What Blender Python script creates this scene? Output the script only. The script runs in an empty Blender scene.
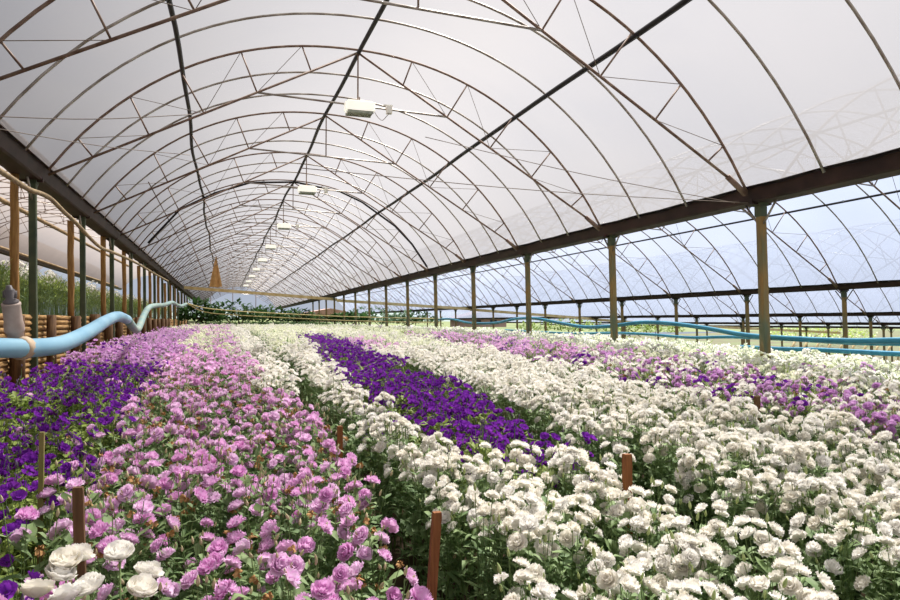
import bpy, math, random
import numpy as np
from mathutils import Vector, Matrix, Euler
R = random.Random(7)
sc = bpy.context.scene
C = sc.collection
PI = math.pi

# ------------------------------------------------------------------ camera and its inverse (used only to survey positions)
CAMZ = 1.6
F, YAW, PIT = 713.2, 0.3078, 0.0301
cy_, sy_ = math.cos(YAW), math.sin(YAW)
cp_, sp_ = math.cos(PIT), math.sin(PIT)

def ray(px, py):
    X, Y = (px - 450) / F, (300 - py) / F
    z, h = cp_ - Y * sp_, sp_ + Y * cp_
    return Vector((X * cy_ + z * sy_, -X * sy_ + z * cy_, h))

def at_t(px, py, t):
    v = ray(px, py); return Vector((0, 0, CAMZ)) + v * (t / v.y)
def at_d(px, py, d):
    v = ray(px, py); return Vector((0, 0, CAMZ)) + v * (d / v.x)
def at_z(px, py, z):
    return Vector((0, 0, CAMZ)) + ray(px, py) * z
def project(p):
    d, t, h = p[0], p[1], p[2] - CAMZ
    x = d * cy_ - t * sy_
    z = d * sy_ + t * cy_
    z2 = z * cp_ + h * sp_; y = h * cp_ - z * sp_
    if z2 < .05: return None
    return 450 + F * x / z2, 300 - F * y / z2, z2

cam_data = bpy.data.cameras.new('camera')
cam = bpy.data.objects.new('camera', cam_data); C.objects.link(cam)
cam_data.lens = F * 36 / 900; cam_data.clip_end = 1200; cam_data.clip_start = .02
cam.location = (0, 0, CAMZ); cam.rotation_euler = (PI / 2 + PIT, 0, -YAW)
sc.camera = cam
sc.view_settings.view_transform = 'Standard'; sc.view_settings.look = 'None'
sc.view_settings.gamma = 1; sc.view_settings.use_curve_mapping = False
sc.view_settings.exposure = 0.22

# ------------------------------------------------------------------ materials
def lin(c):
    return tuple((v / 255 / 12.92 if v / 255 <= .04045 else ((v / 255 + .055) / 1.055) ** 2.4) for v in c) + (1,)

def noise_mat(name, c1, c2, scale=8, rough=.7, metal=0, bump=0, coord='Object', stretch=(1, 1, 1), detail=4, spec=.3):
    m = bpy.data.materials.new(name); m.use_nodes = True
    n, l = m.node_tree.nodes, m.node_tree.links
    b = n['Principled BSDF']; b.inputs['Roughness'].default_value = rough; b.inputs['Metallic'].default_value = metal
    b.inputs['Specular IOR Level'].default_value = spec
    tc = n.new('ShaderNodeTexCoord'); mp = n.new('ShaderNodeMapping'); mp.inputs['Scale'].default_value = stretch
    nz = n.new('ShaderNodeTexNoise'); nz.inputs['Scale'].default_value = scale; nz.inputs['Detail'].default_value = detail
    rp = n.new('ShaderNodeValToRGB'); rp.color_ramp.elements[0].position = .35; rp.color_ramp.elements[1].position = .65
    rp.color_ramp.elements[0].color = lin(c1); rp.color_ramp.elements[1].color = lin(c2)
    l.new(tc.outputs[coord], mp.inputs['Vector']); l.new(mp.outputs[0], nz.inputs['Vector'])
    l.new(nz.outputs['Fac'], rp.inputs['Fac']); l.new(rp.outputs[0], b.inputs['Base Color'])
    if bump:
        bp = n.new('ShaderNodeBump'); bp.inputs['Strength'].default_value = bump; bp.inputs['Distance'].default_value = .01
        l.new(nz.outputs['Fac'], bp.inputs['Height']); l.new(bp.outputs[0], b.inputs['Normal'])
    return m

def petal_mat(name, base, alt, merged=False, trans=.35, heart=None):
    """petals: diffuse + light passing through; tone varies from bloom to bloom"""
    m = bpy.data.materials.new(name); m.use_nodes = True
    n, l = m.node_tree.nodes, m.node_tree.links; n.clear()
    out = n.new('ShaderNodeOutputMaterial'); mix = n.new('ShaderNodeMixShader'); mix.inputs[0].default_value = trans
    df = n.new('ShaderNodeBsdfDiffuse'); tr = n.new('ShaderNodeBsdfTranslucent')
    ramp = n.new('ShaderNodeMix'); ramp.data_type = 'RGBA'
    ramp.inputs[6].default_value = lin(base); ramp.inputs[7].default_value = lin(alt)
    if merged:
        g = n.new('ShaderNodeNewGeometry'); rnd = g.outputs['Random Per Island']
    else:
        g = n.new('ShaderNodeObjectInfo'); rnd = g.outputs['Random']
    tc = n.new('ShaderNodeTexCoord'); nz = n.new('ShaderNodeTexNoise'); nz.inputs['Scale'].default_value = 60 if not merged else 5
    l.new(tc.outputs['Object'], nz.inputs['Vector'])
    ad = n.new('ShaderNodeMath'); ad.operation = 'MULTIPLY_ADD'; ad.inputs[1].default_value = .5
    l.new(nz.outputs['Fac'], ad.inputs[0])
    ml = n.new('ShaderNodeMath'); ml.operation = 'MULTIPLY_ADD'; ml.inputs[1].default_value = .7; ml.inputs[2].default_value = -.12
    l.new(rnd, ml.inputs[0]); l.new(ml.outputs[0], ad.inputs[2]); ad.use_clamp = True
    l.new(ad.outputs[0], ramp.inputs[0])
    l.new(ramp.outputs[2], df.inputs[0]); l.new(ramp.outputs[2], tr.inputs[0])
    l.new(df.outputs[0], mix.inputs[1]); l.new(tr.outputs[0], mix.inputs[2]); l.new(mix.outputs[0], out.inputs[0])
    return m

M = {}
M['rust'] = noise_mat('rusty_steel', (108, 84, 70), (146, 124, 108), 6, .6, .2)
M['galv'] = noise_mat('galvanised_steel', (132, 120, 108), (186, 178, 168), 4, .42, .5)
M['dark'] = noise_mat('dark_brown_steel', (46, 32, 28), (66, 46, 40), 3, .6, .1, bump=.2)
M['black'] = noise_mat('black_pipe', (20, 16, 18), (38, 32, 34), 5, .5)
M['wire'] = noise_mat('wire', (120, 105, 95), (150, 138, 126), 5, .6)
M['postgreen'] = noise_mat('weathered_green_post', (100, 108, 84), (156, 120, 66), 2.2, .75, 0, .3, 'Object', (3, 3, .6))
M['greenpaint'] = noise_mat('green_painted_steel', (58, 70, 54), (88, 96, 68), 3, .6)
M['bamboo'] = noise_mat('orange_timber', (128, 92, 48), (164, 124, 72), 5, .8, 0, .4, 'Object', (6, 6, .7))
M['oldwood'] = noise_mat('old_wood', (78, 54, 34), (116, 86, 56), 7, .85, 0, .5, 'Object', (5, 5, .6))
M['moss'] = noise_mat('mossy_wood', (112, 112, 56), (140, 124, 76), 9, .85, 0, .5)
M['redwood'] = noise_mat('red_brown_stake', (112, 66, 34), (150, 96, 54), 9, .8, 0, .5, 'Object', (6, 6, .6))
M['slat'] = noise_mat('tan_wall_slats', (132, 98, 54), (184, 146, 94), 9, .85, 0, .5, 'Object', (1, .4, 6))
M['palewood'] = noise_mat('pale_yellow_timber', (206, 178, 124), (232, 210, 160), 3, .75)
M['bluepipe'] = noise_mat('pale_blue_plastic', (112, 158, 182), (136, 176, 194), 3, .42, 0, 0)
M['pipegrey'] = noise_mat('dusty_blue_grey_plastic', (112, 150, 150), (150, 160, 146), 6, .5)
M['bluedark'] = noise_mat('blue_plastic', (44, 122, 150), (62, 140, 166), 3, .4)
M['pvc'] = noise_mat('dusty_pvc', (158, 138, 126), (186, 168, 156), 12, .6)
M['tape'] = noise_mat('tan_rubber_tape', (170, 146, 120), (200, 178, 152), 20, .7, 0, .3)
M['hose'] = noise_mat('tan_hose', (132, 112, 84), (170, 148, 112), 6, .7)
M['yhose'] = noise_mat('yellow_hose', (178, 160, 104), (206, 190, 132), 6, .7)
M['nozzle'] = noise_mat('dark_nozzle', (70, 66, 70), (104, 98, 98), 10, .5)
M['white'] = noise_mat('white_enamel', (232, 228, 214), (246, 242, 232), 4, .4)
M['louver'] = noise_mat('grey_green_louvre', (140, 146, 130), (170, 174, 156), 20, .5)
M['orange'] = noise_mat('orange_cloth', (196, 146, 88), (218, 172, 114), 4, .8)
M['soil'] = noise_mat('soil_and_litter', (56, 44, 30), (84, 68, 44), 3, .95, 0, .5)
M['rough'] = noise_mat('rough_ground', (62, 50, 34), (66, 78, 38), .5, .95, 0, .4, detail=8)
M['field'] = noise_mat('field', (58, 72, 34), (88, 92, 50), .06, .95, detail=8)
M['hill'] = noise_mat('far_hills', (84, 94, 92), (98, 108, 104), .02, .95)
M['leaf'] = noise_mat('grey_green_leaf', (104, 132, 84), (150, 172, 118), 9, .6, spec=.25)
M['leaf2'] = noise_mat('yellow_green_leaf', (112, 136, 60), (158, 174, 88), 9, .6, spec=.25)
M['leafdark'] = noise_mat('deep_green_leaf', (46, 78, 40), (76, 108, 56), 2, .65, spec=.2)
M['stem'] = noise_mat('stem', (92, 118, 68), (124, 144, 88), 9, .6)
M['budw'] = noise_mat('pale_green_bud', (138, 160, 92), (196, 202, 140), 40, .6)
M['budp'] = noise_mat('pink_green_bud', (170, 176, 110), (206, 168, 160), 40, .6)
M['budv'] = noise_mat('violet_bud', (90, 60, 120), (120, 120, 90), 40, .6)
M['dead'] = noise_mat('withered_petal', (150, 104, 62), (196, 156, 104), 50, .9)
M['pinkroof'] = noise_mat('faded_red_roof', (176, 132, 118), (196, 154, 138), 1, .8)
M['hutwall'] = noise_mat('pink_hut_wall', (186, 150, 132), (204, 170, 150), 1, .8)
M['window'] = noise_mat('dark_hut_window', (50, 50, 52), (70, 70, 72), 1, .3)
_b = M['white'].node_tree.nodes['Principled BSDF']; M['white_added_glow'] = M['white'].copy(); _b = M['white_added_glow'].node_tree.nodes['Principled BSDF']
_b.inputs['Emission Color'].default_value = (1, .96, .84, 1); _b.inputs['Emission Strength'].default_value = .5  # faint glow added to the enamel so the lamp housings look bright white
PAL = {'white': ((252, 250, 246), (248, 243, 230)), 'cream': ((250, 250, 236), (238, 240, 206)),
       'pink': ((252, 228, 248), (232, 168, 220)), 'violet': ((156, 70, 196), (112, 40, 152)),
       'lilac': ((240, 208, 240), (208, 144, 208))}
for k, (a, b) in PAL.items():
    M['p_' + k] = petal_mat(k + '_petal', a, b)
    M['m_' + k] = petal_mat(k + '_petals_far', a, b, True)
for k in ('leaf', 'leaf2', 'leafdark'):      # leaves let light through too
    m = M[k]; n, l = m.node_tree.nodes, m.node_tree.links
    b = n['Principled BSDF']; src = b.inputs['Base Color'].links[0].from_socket
    tr = n.new('ShaderNodeBsdfTranslucent'); mx = n.new('ShaderNodeMixShader'); mx.inputs[0].default_value = .3
    l.new(src, tr.inputs[0]); l.new(b.outputs[0], mx.inputs[1]); l.new(tr.outputs[0], mx.inputs[2])
    l.new(mx.outputs[0], n['Material Output'].inputs[0])

def film_mat(name, clear, tint, milk):
    m = bpy.data.materials.new(name); m.use_nodes = True
    n, l = m.node_tree.nodes, m.node_tree.links; n.clear()
    out = n.new('ShaderNodeOutputMaterial'); a = n.new('ShaderNodeMixShader'); b = n.new('ShaderNodeMixShader')
    tr = n.new('ShaderNodeBsdfTransparent'); tl = n.new('ShaderNodeBsdfTranslucent'); df = n.new('ShaderNodeBsdfDiffuse')
    tr.inputs[0].default_value = lin(tint); tl.inputs[0].default_value = lin(milk); df.inputs[0].default_value = lin(milk)
    tc = n.new('ShaderNodeTexCoord'); nz = n.new('ShaderNodeTexNoise'); nz.inputs['Scale'].default_value = .35; nz.inputs['Detail'].default_value = 6
    mr = n.new('ShaderNodeMapRange'); mr.inputs[1].default_value = .3; mr.inputs[2].default_value = .7
    mr.inputs[3].default_value = 1 - clear - .06; mr.inputs[4].default_value = 1 - clear + .06
    l.new(tc.outputs['Object'], nz.inputs['Vector']); l.new(nz.outputs['Fac'], mr.inputs[0])
    a.inputs[0].default_value = .12
    l.new(tl.outputs[0], a.inputs[1]); l.new(df.outputs[0], a.inputs[2])
    l.new(mr.outputs[0], b.inputs[0]); l.new(tr.outputs[0], b.inputs[1]); l.new(a.outputs[0], b.inputs[2])
    l.new(b.outputs[0], out.inputs[0])
    return m
M['film'] = film_mat('milky_polythene', .27, (250, 248, 248), (110, 108, 109))
M['film_l'] = film_mat('dusty_polythene', .30, (240, 232, 228), (116, 108, 104))
M['film_r'] = film_mat('clear_polythene', .42, (246, 248, 252), (116, 122, 136))

# ------------------------------------------------------------------ mesh helpers
class MB:
    def __init__(s): s.v = []; s.f = []; s.m = []
    def add(s, vs, fs, mi=0):
        o = len(s.v); s.v += [tuple(v) for v in vs]; s.f += [tuple(i + o for i in f) for f in fs]; s.m += [mi] * len(fs)
    def tube(s, pts, r, n=6, mi=0, cap=True):
        pts = [Vector(p) for p in pts]; rs = r if isinstance(r, (list, tuple)) else [r] * len(pts)
        vs, fs = [], []; up = None
        for i, p in enumerate(pts):
            t = (pts[min(i + 1, len(pts) - 1)] - pts[max(i - 1, 0)])
            if t.length < 1e-9: t = Vector((0, 0, 1))
            t.normalize()
            if up is None: up = Vector((0, 0, 1)) if abs(t.z) < .9 else Vector((1, 0, 0))
            a = t.cross(up).normalized(); b = a.cross(t).normalized(); up = b
            for k in range(n):
                q = 2 * PI * k / n; vs.append(p + (a * math.cos(q) + b * math.sin(q)) * rs[i])
        for i in range(len(pts) - 1):
            for k in range(n): fs.append((i * n + k, i * n + (k + 1) % n, (i + 1) * n + (k + 1) % n, (i + 1) * n + k))
        if cap: fs.append(tuple(range(n - 1, -1, -1))); e = (len(pts) - 1) * n; fs.append(tuple(range(e, e + n)))
        s.add(vs, fs, mi)
    def box(s, c, d, rot=None, mi=0):
        c = Vector(c); vs = []
        for x in (-1, 1):
            for y in (-1, 1):
                for z in (-1, 1):
                    v = Vector((x * d[0] / 2, y * d[1] / 2, z * d[2] / 2))
                    if rot is not None: v = rot @ v
                    vs.append(c + v)
        s.add(vs, [(0, 1, 3, 2), (4, 6, 7, 5), (0, 4, 5, 1), (2, 3, 7, 6), (0, 2, 6, 4), (1, 5, 7, 3)], mi)
    def mesh(s, name, mats, smooth=True):
        me = bpy.data.meshes.new(name); me.from_pydata(s.v, [], s.f)
        for m in mats: me.materials.append(m)
        if len(mats) > 1: me.polygons.foreach_set('material_index', s.m)
        me.polygons.foreach_set('use_smooth', [smooth] * len(me.polygons)); me.update()
        return me

def link(name, me, parent=None, loc=None):
    o = bpy.data.objects.new(name, me); C.objects.link(o)
    if parent is not None: o.parent = parent
    if loc is not None: o.location = loc
    return o
def build(name, mb, mats, parent=None, smooth=True):
    """vertices are given in world space; put them relative to the parent's (unrotated) base or to their own base"""
    if not isinstance(mats, (list, tuple)): mats = [mats]
    if parent is not None:
        b = parent.location
    else:
        a = np.array(mb.v); b = Vector(((a[:, 0].min() + a[:, 0].max()) / 2, (a[:, 1].min() + a[:, 1].max()) / 2, a[:, 2].min()))
    mb.v = [(v[0] - b[0], v[1] - b[1], v[2] - b[2]) for v in mb.v]
    o = link(name, mb.mesh(name, mats, smooth), parent)
    if parent is None: o.location = b
    return o
def empty(name, loc):
    o = bpy.data.objects.new(name, None); C.objects.link(o); o.location = loc; o.empty_display_size = .1; return o
def tag(o, label=None, cat=None, group=None, kind=None):
    if label: o['label'] = label
    if cat: o['category'] = cat
    if group: o['group'] = group
    if kind: o['kind'] = kind
    return o
def copy_tree(o, parent=None):
    c = o.copy(); C.objects.link(c)
    if parent is not None: c.parent = parent
    for ch in list(o.children): copy_tree(ch, c)
    return c
ORD = ['first', 'second', 'third', 'fourth', 'fifth', 'sixth', 'seventh', 'eighth', 'ninth', 'tenth', 'eleventh', 'twelfth', 'thirteenth', 'fourteenth', 'fifteenth',
       'sixteenth', 'seventeenth', 'eighteenth', 'nineteenth', 'twentieth', 'twenty-first', 'twenty-second', 'twenty-third', 'twenty-fourth', 'twenty-fifth', 'twenty-sixth']
def smoothline(pts, n=6):
    """Catmull-Rom through points"""
    P = [Vector(p) for p in pts]; P = [P[0] * 2 - P[1]] + P + [P[-1] * 2 - P[-2]]; out = []
    for i in range(1, len(P) - 2):
        for k in range(n):
            t = k / n; a, b, c, d = P[i - 1], P[i], P[i + 1], P[i + 2]
            out.append(.5 * ((2 * b) + (c - a) * t + (2 * a - 5 * b + 4 * c - d) * t * t + (3 * b - a - 3 * c + d) * t ** 3))
    out.append(P[-2]); return out

# ------------------------------------------------------------------ roof geometry
CC, H0, AA, BB, NN = 2.013, -2.304, 5.816, 7.0, 2.151
DL, DR, HL, HR = -2.553, 6.886, 2.285, 1.805
SP = 9.90; GX = .23
def arch(d):
    u = min(1, abs((d - CC) / AA)); return H0 + BB * (1 - u ** NN) ** (1 / NN)
# bays: index -> (height added at the low-d end, at the high-d end)
BAYS = {-2: (3.6, 2.38), -1: (1.9, .48), 0: (0, 0), 1: (-.48, -.765), 2: (-1.245, -1.45), 3: (-1.93, -1.905), 4: (-2.385, -2.225)}
def bay_pt(k, d, h, t):
    a, b = BAYS[k]; u = (d - DL) / (DR - DL)
    return Vector((d + SP * k, t, CAMZ + h + a + (b - a) * u))
def gut_h(k):   # gutter at the high-d end of bay k
    return HR + BAYS[k][1]
T1 = 8.11
TRUSS = [T1 + 4 * i for i in range(24)]
TEND = TRUSS[-1]
BAYNAME = {-2: 'highest bay', -1: 'upper terrace bay', 0: 'flower tunnel', 1: 'next bay beyond the long gutter', 2: 'second bay beyond the flower tunnel', 3: 'third bay beyond the flower tunnel', 4: 'outermost bay beyond the flower tunnel'}

# film
def film(k, mat, t0, t1):
    ds = np.linspace(DL, DR, 33); ts = []
    t = t0
    while t < t1 - .01: ts.append(t); t += 4 / 6
    ts.append(t1)
    mb = MB(); vs = []
    for t in ts:
        ph = ((t - T1) / (4 / 3)) % 1
        sag = .025 * math.sin(PI * ph) ** 2
        for d in ds:
            vs.append(bay_pt(k, d, arch(d) + .035 - sag, t))
    n = len(ds); fs = [(i * n + j, i * n + j + 1, (i + 1) * n + j + 1, (i + 1) * n + j) for i in range(len(ts) - 1) for j in range(n - 1)]
    mb.add(vs, fs); return build('ceiling', mb, mat)
for k in BAYS:
    o = film(k, M['film_l'] if k < 0 else M['film'] if k == 0 else M['film_r'], -9.2, TEND + .3)
    tag(o, kind='structure')

# plain hoops
def hoop_mesh(k):
    mb = MB(); ds = np.linspace(DL, DR, 41)
    pts = [bay_pt(k, d, arch(d), 0) for d in ds]
    mb.tube(pts, .018, 6); b = pts[0].copy(); mb.v = [(v[0] - b.x, v[1], v[2] - b.z) for v in mb.v]
    return mb.mesh('hoop', [M['galv']]), b
hoops = {0: (TEND, 300), 1: (TEND, 300), -1: (46, 300), -2: (46, 0), 2: (48, 0), 3: (44, 0), 4: (44, 0)}
for k, (tmax, _) in hoops.items():
    me, b = hoop_mesh(k); i = 0
    t0 = T1 - 8 / 3 if k >= 0 else T1
    for j in range(100):
        t = t0 + 4 / 3 * j
        if abs(((t - T1) / 4 + .5) % 1 - .5) < .01: continue
        if t > tmax: break
        o = link('roof_hoop', me, None, (b.x, t, b.z))
        sp = (t - T1) / 4; nt = int(math.floor(sp)); half = 'nearer the camera end' if sp - nt < .5 else 'nearer the far end'
        where = ('before the ' + ORD[0] + ' truss') if nt < 0 else ('just past the ' + ORD[nt] + ' truss' if sp - nt < .5 else 'just before the ' + ORD[min(nt + 1, 25)] + ' truss')
        short = {-2: 'bay above the terrace bay', -1: 'upper terrace bay', 0: 'flower tunnel', 1: 'bay next to the flower tunnel', 2: 'second bay out', 3: 'third bay out', 4: 'outermost bay'}[k]
        if nt < 0: where = 'ahead of its first truss, ' + ('outer one' if i == 0 else 'inner one')
        tag(o, 'galvanised roof hoop, %s, %s' % (short, where), 'roof hoop', 'plain roof hoops of the ' + short)
        i += 1

# trusses ----------------------------------------------------------
tT2 = T1 + 4
up_px = [(77.5, 140), (130, 97), (180, 69), (241, 51), (302, 45), (412, 61), (467.5, 84), (514, 114), (551, 151), (583, 193)]
lo_px = [(93, 164), (149, 138), (204, 115), (257, 93), (311, 71), (403, 84), (447, 117), (490, 148), (531, 180), (571, 211)]
UP = [at_t(x, y, tT2).x for x, y in up_px]; LO = [at_t(x, y, tT2).x for x, y in lo_px]
RID = 2.18
def chord(d):
    if d < RID: u = (d - DL) / (RID - DL); return HL - .06 + (arch(RID) - .05 - HL + .06) * u
    u = (DR - d) / (DR - RID); return HR - .02 + (arch(RID) - .05 - HR + .02) * u
def truss_parts(k, single=False):
    P = []
    def tb(name, pts, r, n=5):
        mb = MB(); mb.tube([bay_pt(k, d, h, 0) for d, h in pts], r, n); P.append((name, mb))
    tb('hoop_chord', [(d, arch(d)) for d in np.linspace(DL, DR, 41)], .020, 6)
    tb('rafter', [(DL, chord(DL)), (RID, chord(RID - 1e-6))], .021)
    tb('rafter', [(RID, chord(RID - 1e-6)), (DR, chord(DR))], .021)
    tieh = min(chord(LO[3]), chord(LO[6]))
    tb('tie_rod', [(LO[3], chord(LO[3])), (LO[6], chord(LO[6]))], .019)
    um = (RID - LO[3]) / (LO[6] - LO[3]); th = chord(LO[3]) * (1 - um) + chord(LO[6]) * um
    tb('king_strut', [(RID, arch(RID)), (RID, th)], .014)
    for i in range(10):
        tb('strut', [(UP[i], arch(UP[i])), (LO[i], chord(LO[i]))], .014, 5)
    for a, b in ((UP[1], LO[2]), (UP[0], LO[1]), (UP[3], LO[2]), (UP[4], LO[3]), (UP[5], LO[6]), (UP[6], LO[7]), (UP[8], LO[7]), (UP[9], LO[8])):
        tb('wire_brace', [(a, arch(a)), (b, chord(b))], .006, 3)
    tb('gusset', [(DR - .32, chord(DR - .32) + .01), (DR - .02, HR - .05)], .04, 6)
    return P
def part_mat(n): return M['wire'] if n == 'wire_brace' else M['galv'] if n in ('tie_rod',) else M['rust']
def make_truss(k, far=False):
    root = empty('roof_truss', bay_pt(k, RID, arch(RID), 0))
    for name, mb in truss_parts(k):
        if far and name == 'wire_brace': continue
        build(name, mb, part_mat(name), root)
    return root
for k in BAYS:
    ts = TRUSS if k in (0,) else TRUSS[:18] if k == 1 else TRUSS[:10]
    full = make_truss(k) if k in (0, 1) else None; small = None; fu = False
    short = {-2: 'bay above the terrace bay', -1: 'upper terrace bay', 0: 'flower tunnel', 1: 'bay next to the flower tunnel', 2: 'second bay out', 3: 'third bay out', 4: 'outermost bay'}[k]
    for i, t in enumerate(ts):
        if full and i < (12 if k == 0 else 8):
            o = full if not fu else copy_tree(full); fu = True
        else:
            if small is None: o = small = make_truss(k, True)
            else: o = copy_tree(small)
        o.location.y = t
        tag(o, 'thin rusty steel roof truss, %s one along the %s' % (ORD[i], short), 'roof truss', 'roof trusses of the ' + short)

# purlins
def purlin(k, d, label, r=.036):
    mb = MB(); pts = []; q = R.uniform(0, 6)
    for i in range(0, 140):
        t = 2 + i * .75
        if t > TEND + .2: break
        w = .035 * math.sin(t * .55 + q) + .014 * math.sin(t * 1.3 + q)
        pts.append(bay_pt(k, d + w, arch(d) - .045 + .5 * w * .5, t))
    mb.tube(pts, r, 6); o = build('purlin', mb, M['black']); tag(o, label, 'purlin', 'purlins along the flower tunnel' if k == 0 else None); return o
purlin(0, 2.18, 'long dark pipe along the ridge of the flower tunnel', .04)
purlin(0, -.68, 'long dark pipe under the roof on the terrace side of the flower tunnel')
purlin(0, 5.10, 'long dark pipe under the roof on the open post side of the flower tunnel', .04)
purlin(1, 5.10, 'long dark pipe under the roof of the bay beyond the posts', .03)
purlin(1, 2.18, 'long dark ridge pipe of the bay beyond the posts', .03)

# thick dark arch pipe hung below the hoop
pts = [at_t(x, y, 24.0) for x, y in ((148, 243), (180, 209), (215, 193), (250, 181), (295, 182), (340, 190), (362, 202), (395, 226), (412, 243), (427, 266))]
for p in pts: p.z = min(p.z, CAMZ + arch(max(DL, min(DR, p.x))) - .06)
mb = MB(); mb.tube(pts, .036, 6); tag(build('arch_pipe', mb, M['black']), 'thick bent black arch pipe crossing under the roof hoops, darkest of all', 'arch pipe')

# gutters
def gutter(k, label, t0=1.5, t1=TEND + .4):
    """U-shaped sheet-steel channel with turned-out lips, a bead under every joint"""
    x = DR + GX - .02 + SP * k; z = CAMZ + gut_h(k)
    root = empty('gutter', (x, t0, z - .2))
    D_ = .15 if k == 0 or k == -1 else .11
    prof = [(-.25, .055), (-.19, .055), (-.15, -D_ + .02), (-.13, -D_ + .005), (.13, -D_ + .005), (.15, -D_ + .02), (.19, .055), (.25, .055), (.25, .045), (.20, .045), (.16, -D_ + .015), (.135, -D_ - .007), (-.135, -D_ - .007), (-.16, -D_ + .015), (-.20, .045), (-.25, .045)]
    mb = MB(); vs = []; n = len(prof)
    for t in (t0, t1): vs += [(x + .02 + a, t, z + b) for a, b in prof]
    mb.add(vs, [(i, (i + 1) % n, n + (i + 1) % n, n + i) for i in range(n)] + [tuple(range(n))[::-1], tuple(range(n, 2 * n))])
    build('channel', mb, M['dark'], root, False)
    for t in TRUSS[:12]:
        if t < t1:
            mb = MB(); mb.box((x + .02, t, z - .06), (.335, .05, D_ + .09)); build('joint_bracket', mb, M['dark'], root, False)
    tag(root, label, 'gutter', 'dark gutters between the bays'); return root
gutter(-1, 'dark brown gutter beam above the terrace wall posts')
gutter(-2, 'high dark gutter beam at the back of the terrace bay')
gutter(0, 'wide dark brown gutter beam carried by the tall green-brown posts beside the flowers')
gutter(1, 'second dark gutter beam out from the flower tunnel')
gutter(2, 'third dark gutter beam out from the flower tunnel')
gutter(3, 'fourth dark gutter beam out, just above the far field')
gutter(4, 'outermost dark gutter beam, lowest of the row')
# inner eave rail at the terrace side
# ------------------------------------------------------------------ ground
def Hs(t): return .20 + .68 * math.exp(-max(t, 0) / 8)          # flower tops below the eye
PH = .76
def ground_h(d, t):
    tt = max(t, -2)
    base = -Hs(tt) - PH
    if d < -2.75:
        e = min(1, (-2.75 - d) / .08); top = .08 + .012 * max(0, -d - 3); return base + (top - base) * e
    if d > 7.6:
        e = (d - 7.6)
        base = base - min(e, 2.2) * .10 - max(0, e - 2.2) * .13 if e < 12 else base - .22 - 9.8 * .13 - (e - 12) * .03
    if d > 48: base = max(base, -3.2) + (d - 48) * .02
    if d > 7.6 and t > 60: base = base + (t - 60) * .012
    return base
ds = sorted(set([-24, -14, -10, -6, -4, -3, -2.85, -2.82, -2.76, -2.74, -2.6, -2, -1, 0, 1, 2, 3, 4, 5, 6, 7, 7.6, 9.8, 12, 14, 17, 20, 26, 34, 44, 48, 52, 60, 80, 110]))
ts = [-8, -4, 0, 1, 2, 3, 4, 5, 6, 8, 10, 12, 15, 18, 22, 28, 36, 46, 60, 80, 105]
mb = MB(); n = len(ds)
fs = [(i * n + j, i * n + j + 1, (i + 1) * n + j + 1, (i + 1) * n + j) for i in range(len(ts) - 1) for j in range(n - 1)]
mb.add([(d, t, CAMZ + ground_h(d, t)) for t in ts for d in ds], fs)
mb.m = [1 if ds[f[0] % n] > 9 or ts[f[0] // n] >= 46 else 0 for f in fs]
tag(build('floor', mb, [M['soil'], M['rough']]), kind='structure')
mb = MB(); vs = []; rows = []
gd = [-300, -200, -120, -60, -20, 20, 60, 120, 180, 260, 360, 480]; gt = [106, 118, 135, 160, 200, 260, 340, 420]
for t in gt:
    for d in gd: vs.append((d, t, CAMZ - .9 + (t - 106) * .006 - (.9 if 10 < d < 300 else 0) * (1 if t < 150 else .5) + 1.2 * math.sin(d * .02 + 1) * (t - 106) / 300))
n = len(gd); mb.add(vs, [(i * n + j, i * n + j + 1, (i + 1) * n + j + 1, (i + 1) * n + j) for i in range(len(gt) - 1) for j in range(n - 1)])
tag(build('field', mb, M['field']), kind='structure')
mb = MB(); vs = []
gd = [112, 130, 160, 200, 260, 340]; gt = [-60, -20, 20, 60, 100, 150, 220, 320]
for t in gt:
    for j, d in enumerate(gd): vs.append((d, t, CAMZ + [-2.4, -2.3, -2.0, -1.6, -1, 2][j] + .4 * math.sin(t * .03 + d)))
n = len(gd); mb.add(vs, [(i * n + j, i * n + j + 1, (i + 1) * n + j + 1, (i + 1) * n + j) for i in range(len(gt) - 1) for j in range(n - 1)])
tag(build('field', mb, M['field']), kind='structure')
def hills(r, amp, name):
    mb = MB(); vs = []; N = 60
    for i in range(N + 1):
        a = math.radians(-60 + 170 * i / N); x = math.sin(a) * r; y = math.cos(a) * r
        hh = amp * (.5 + .35 * math.sin(i * .33) + .22 * math.sin(i * .9 + 2) + .08 * math.sin(i * 2.1))
        vs += [(x * .8, y * .8, CAMZ - 4), (x, y, CAMZ + hh), (x * 1.4, y * 1.4, CAMZ - 4)]
    mb.add(vs, [(i * 3 + q, i * 3 + q + 1, i * 3 + q + 4, i * 3 + q + 3) for i in range(N) for q in (0, 1)])
    tag(build(name, mb, M['hill']), kind='structure')
hills(560, 9, 'hills')

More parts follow.
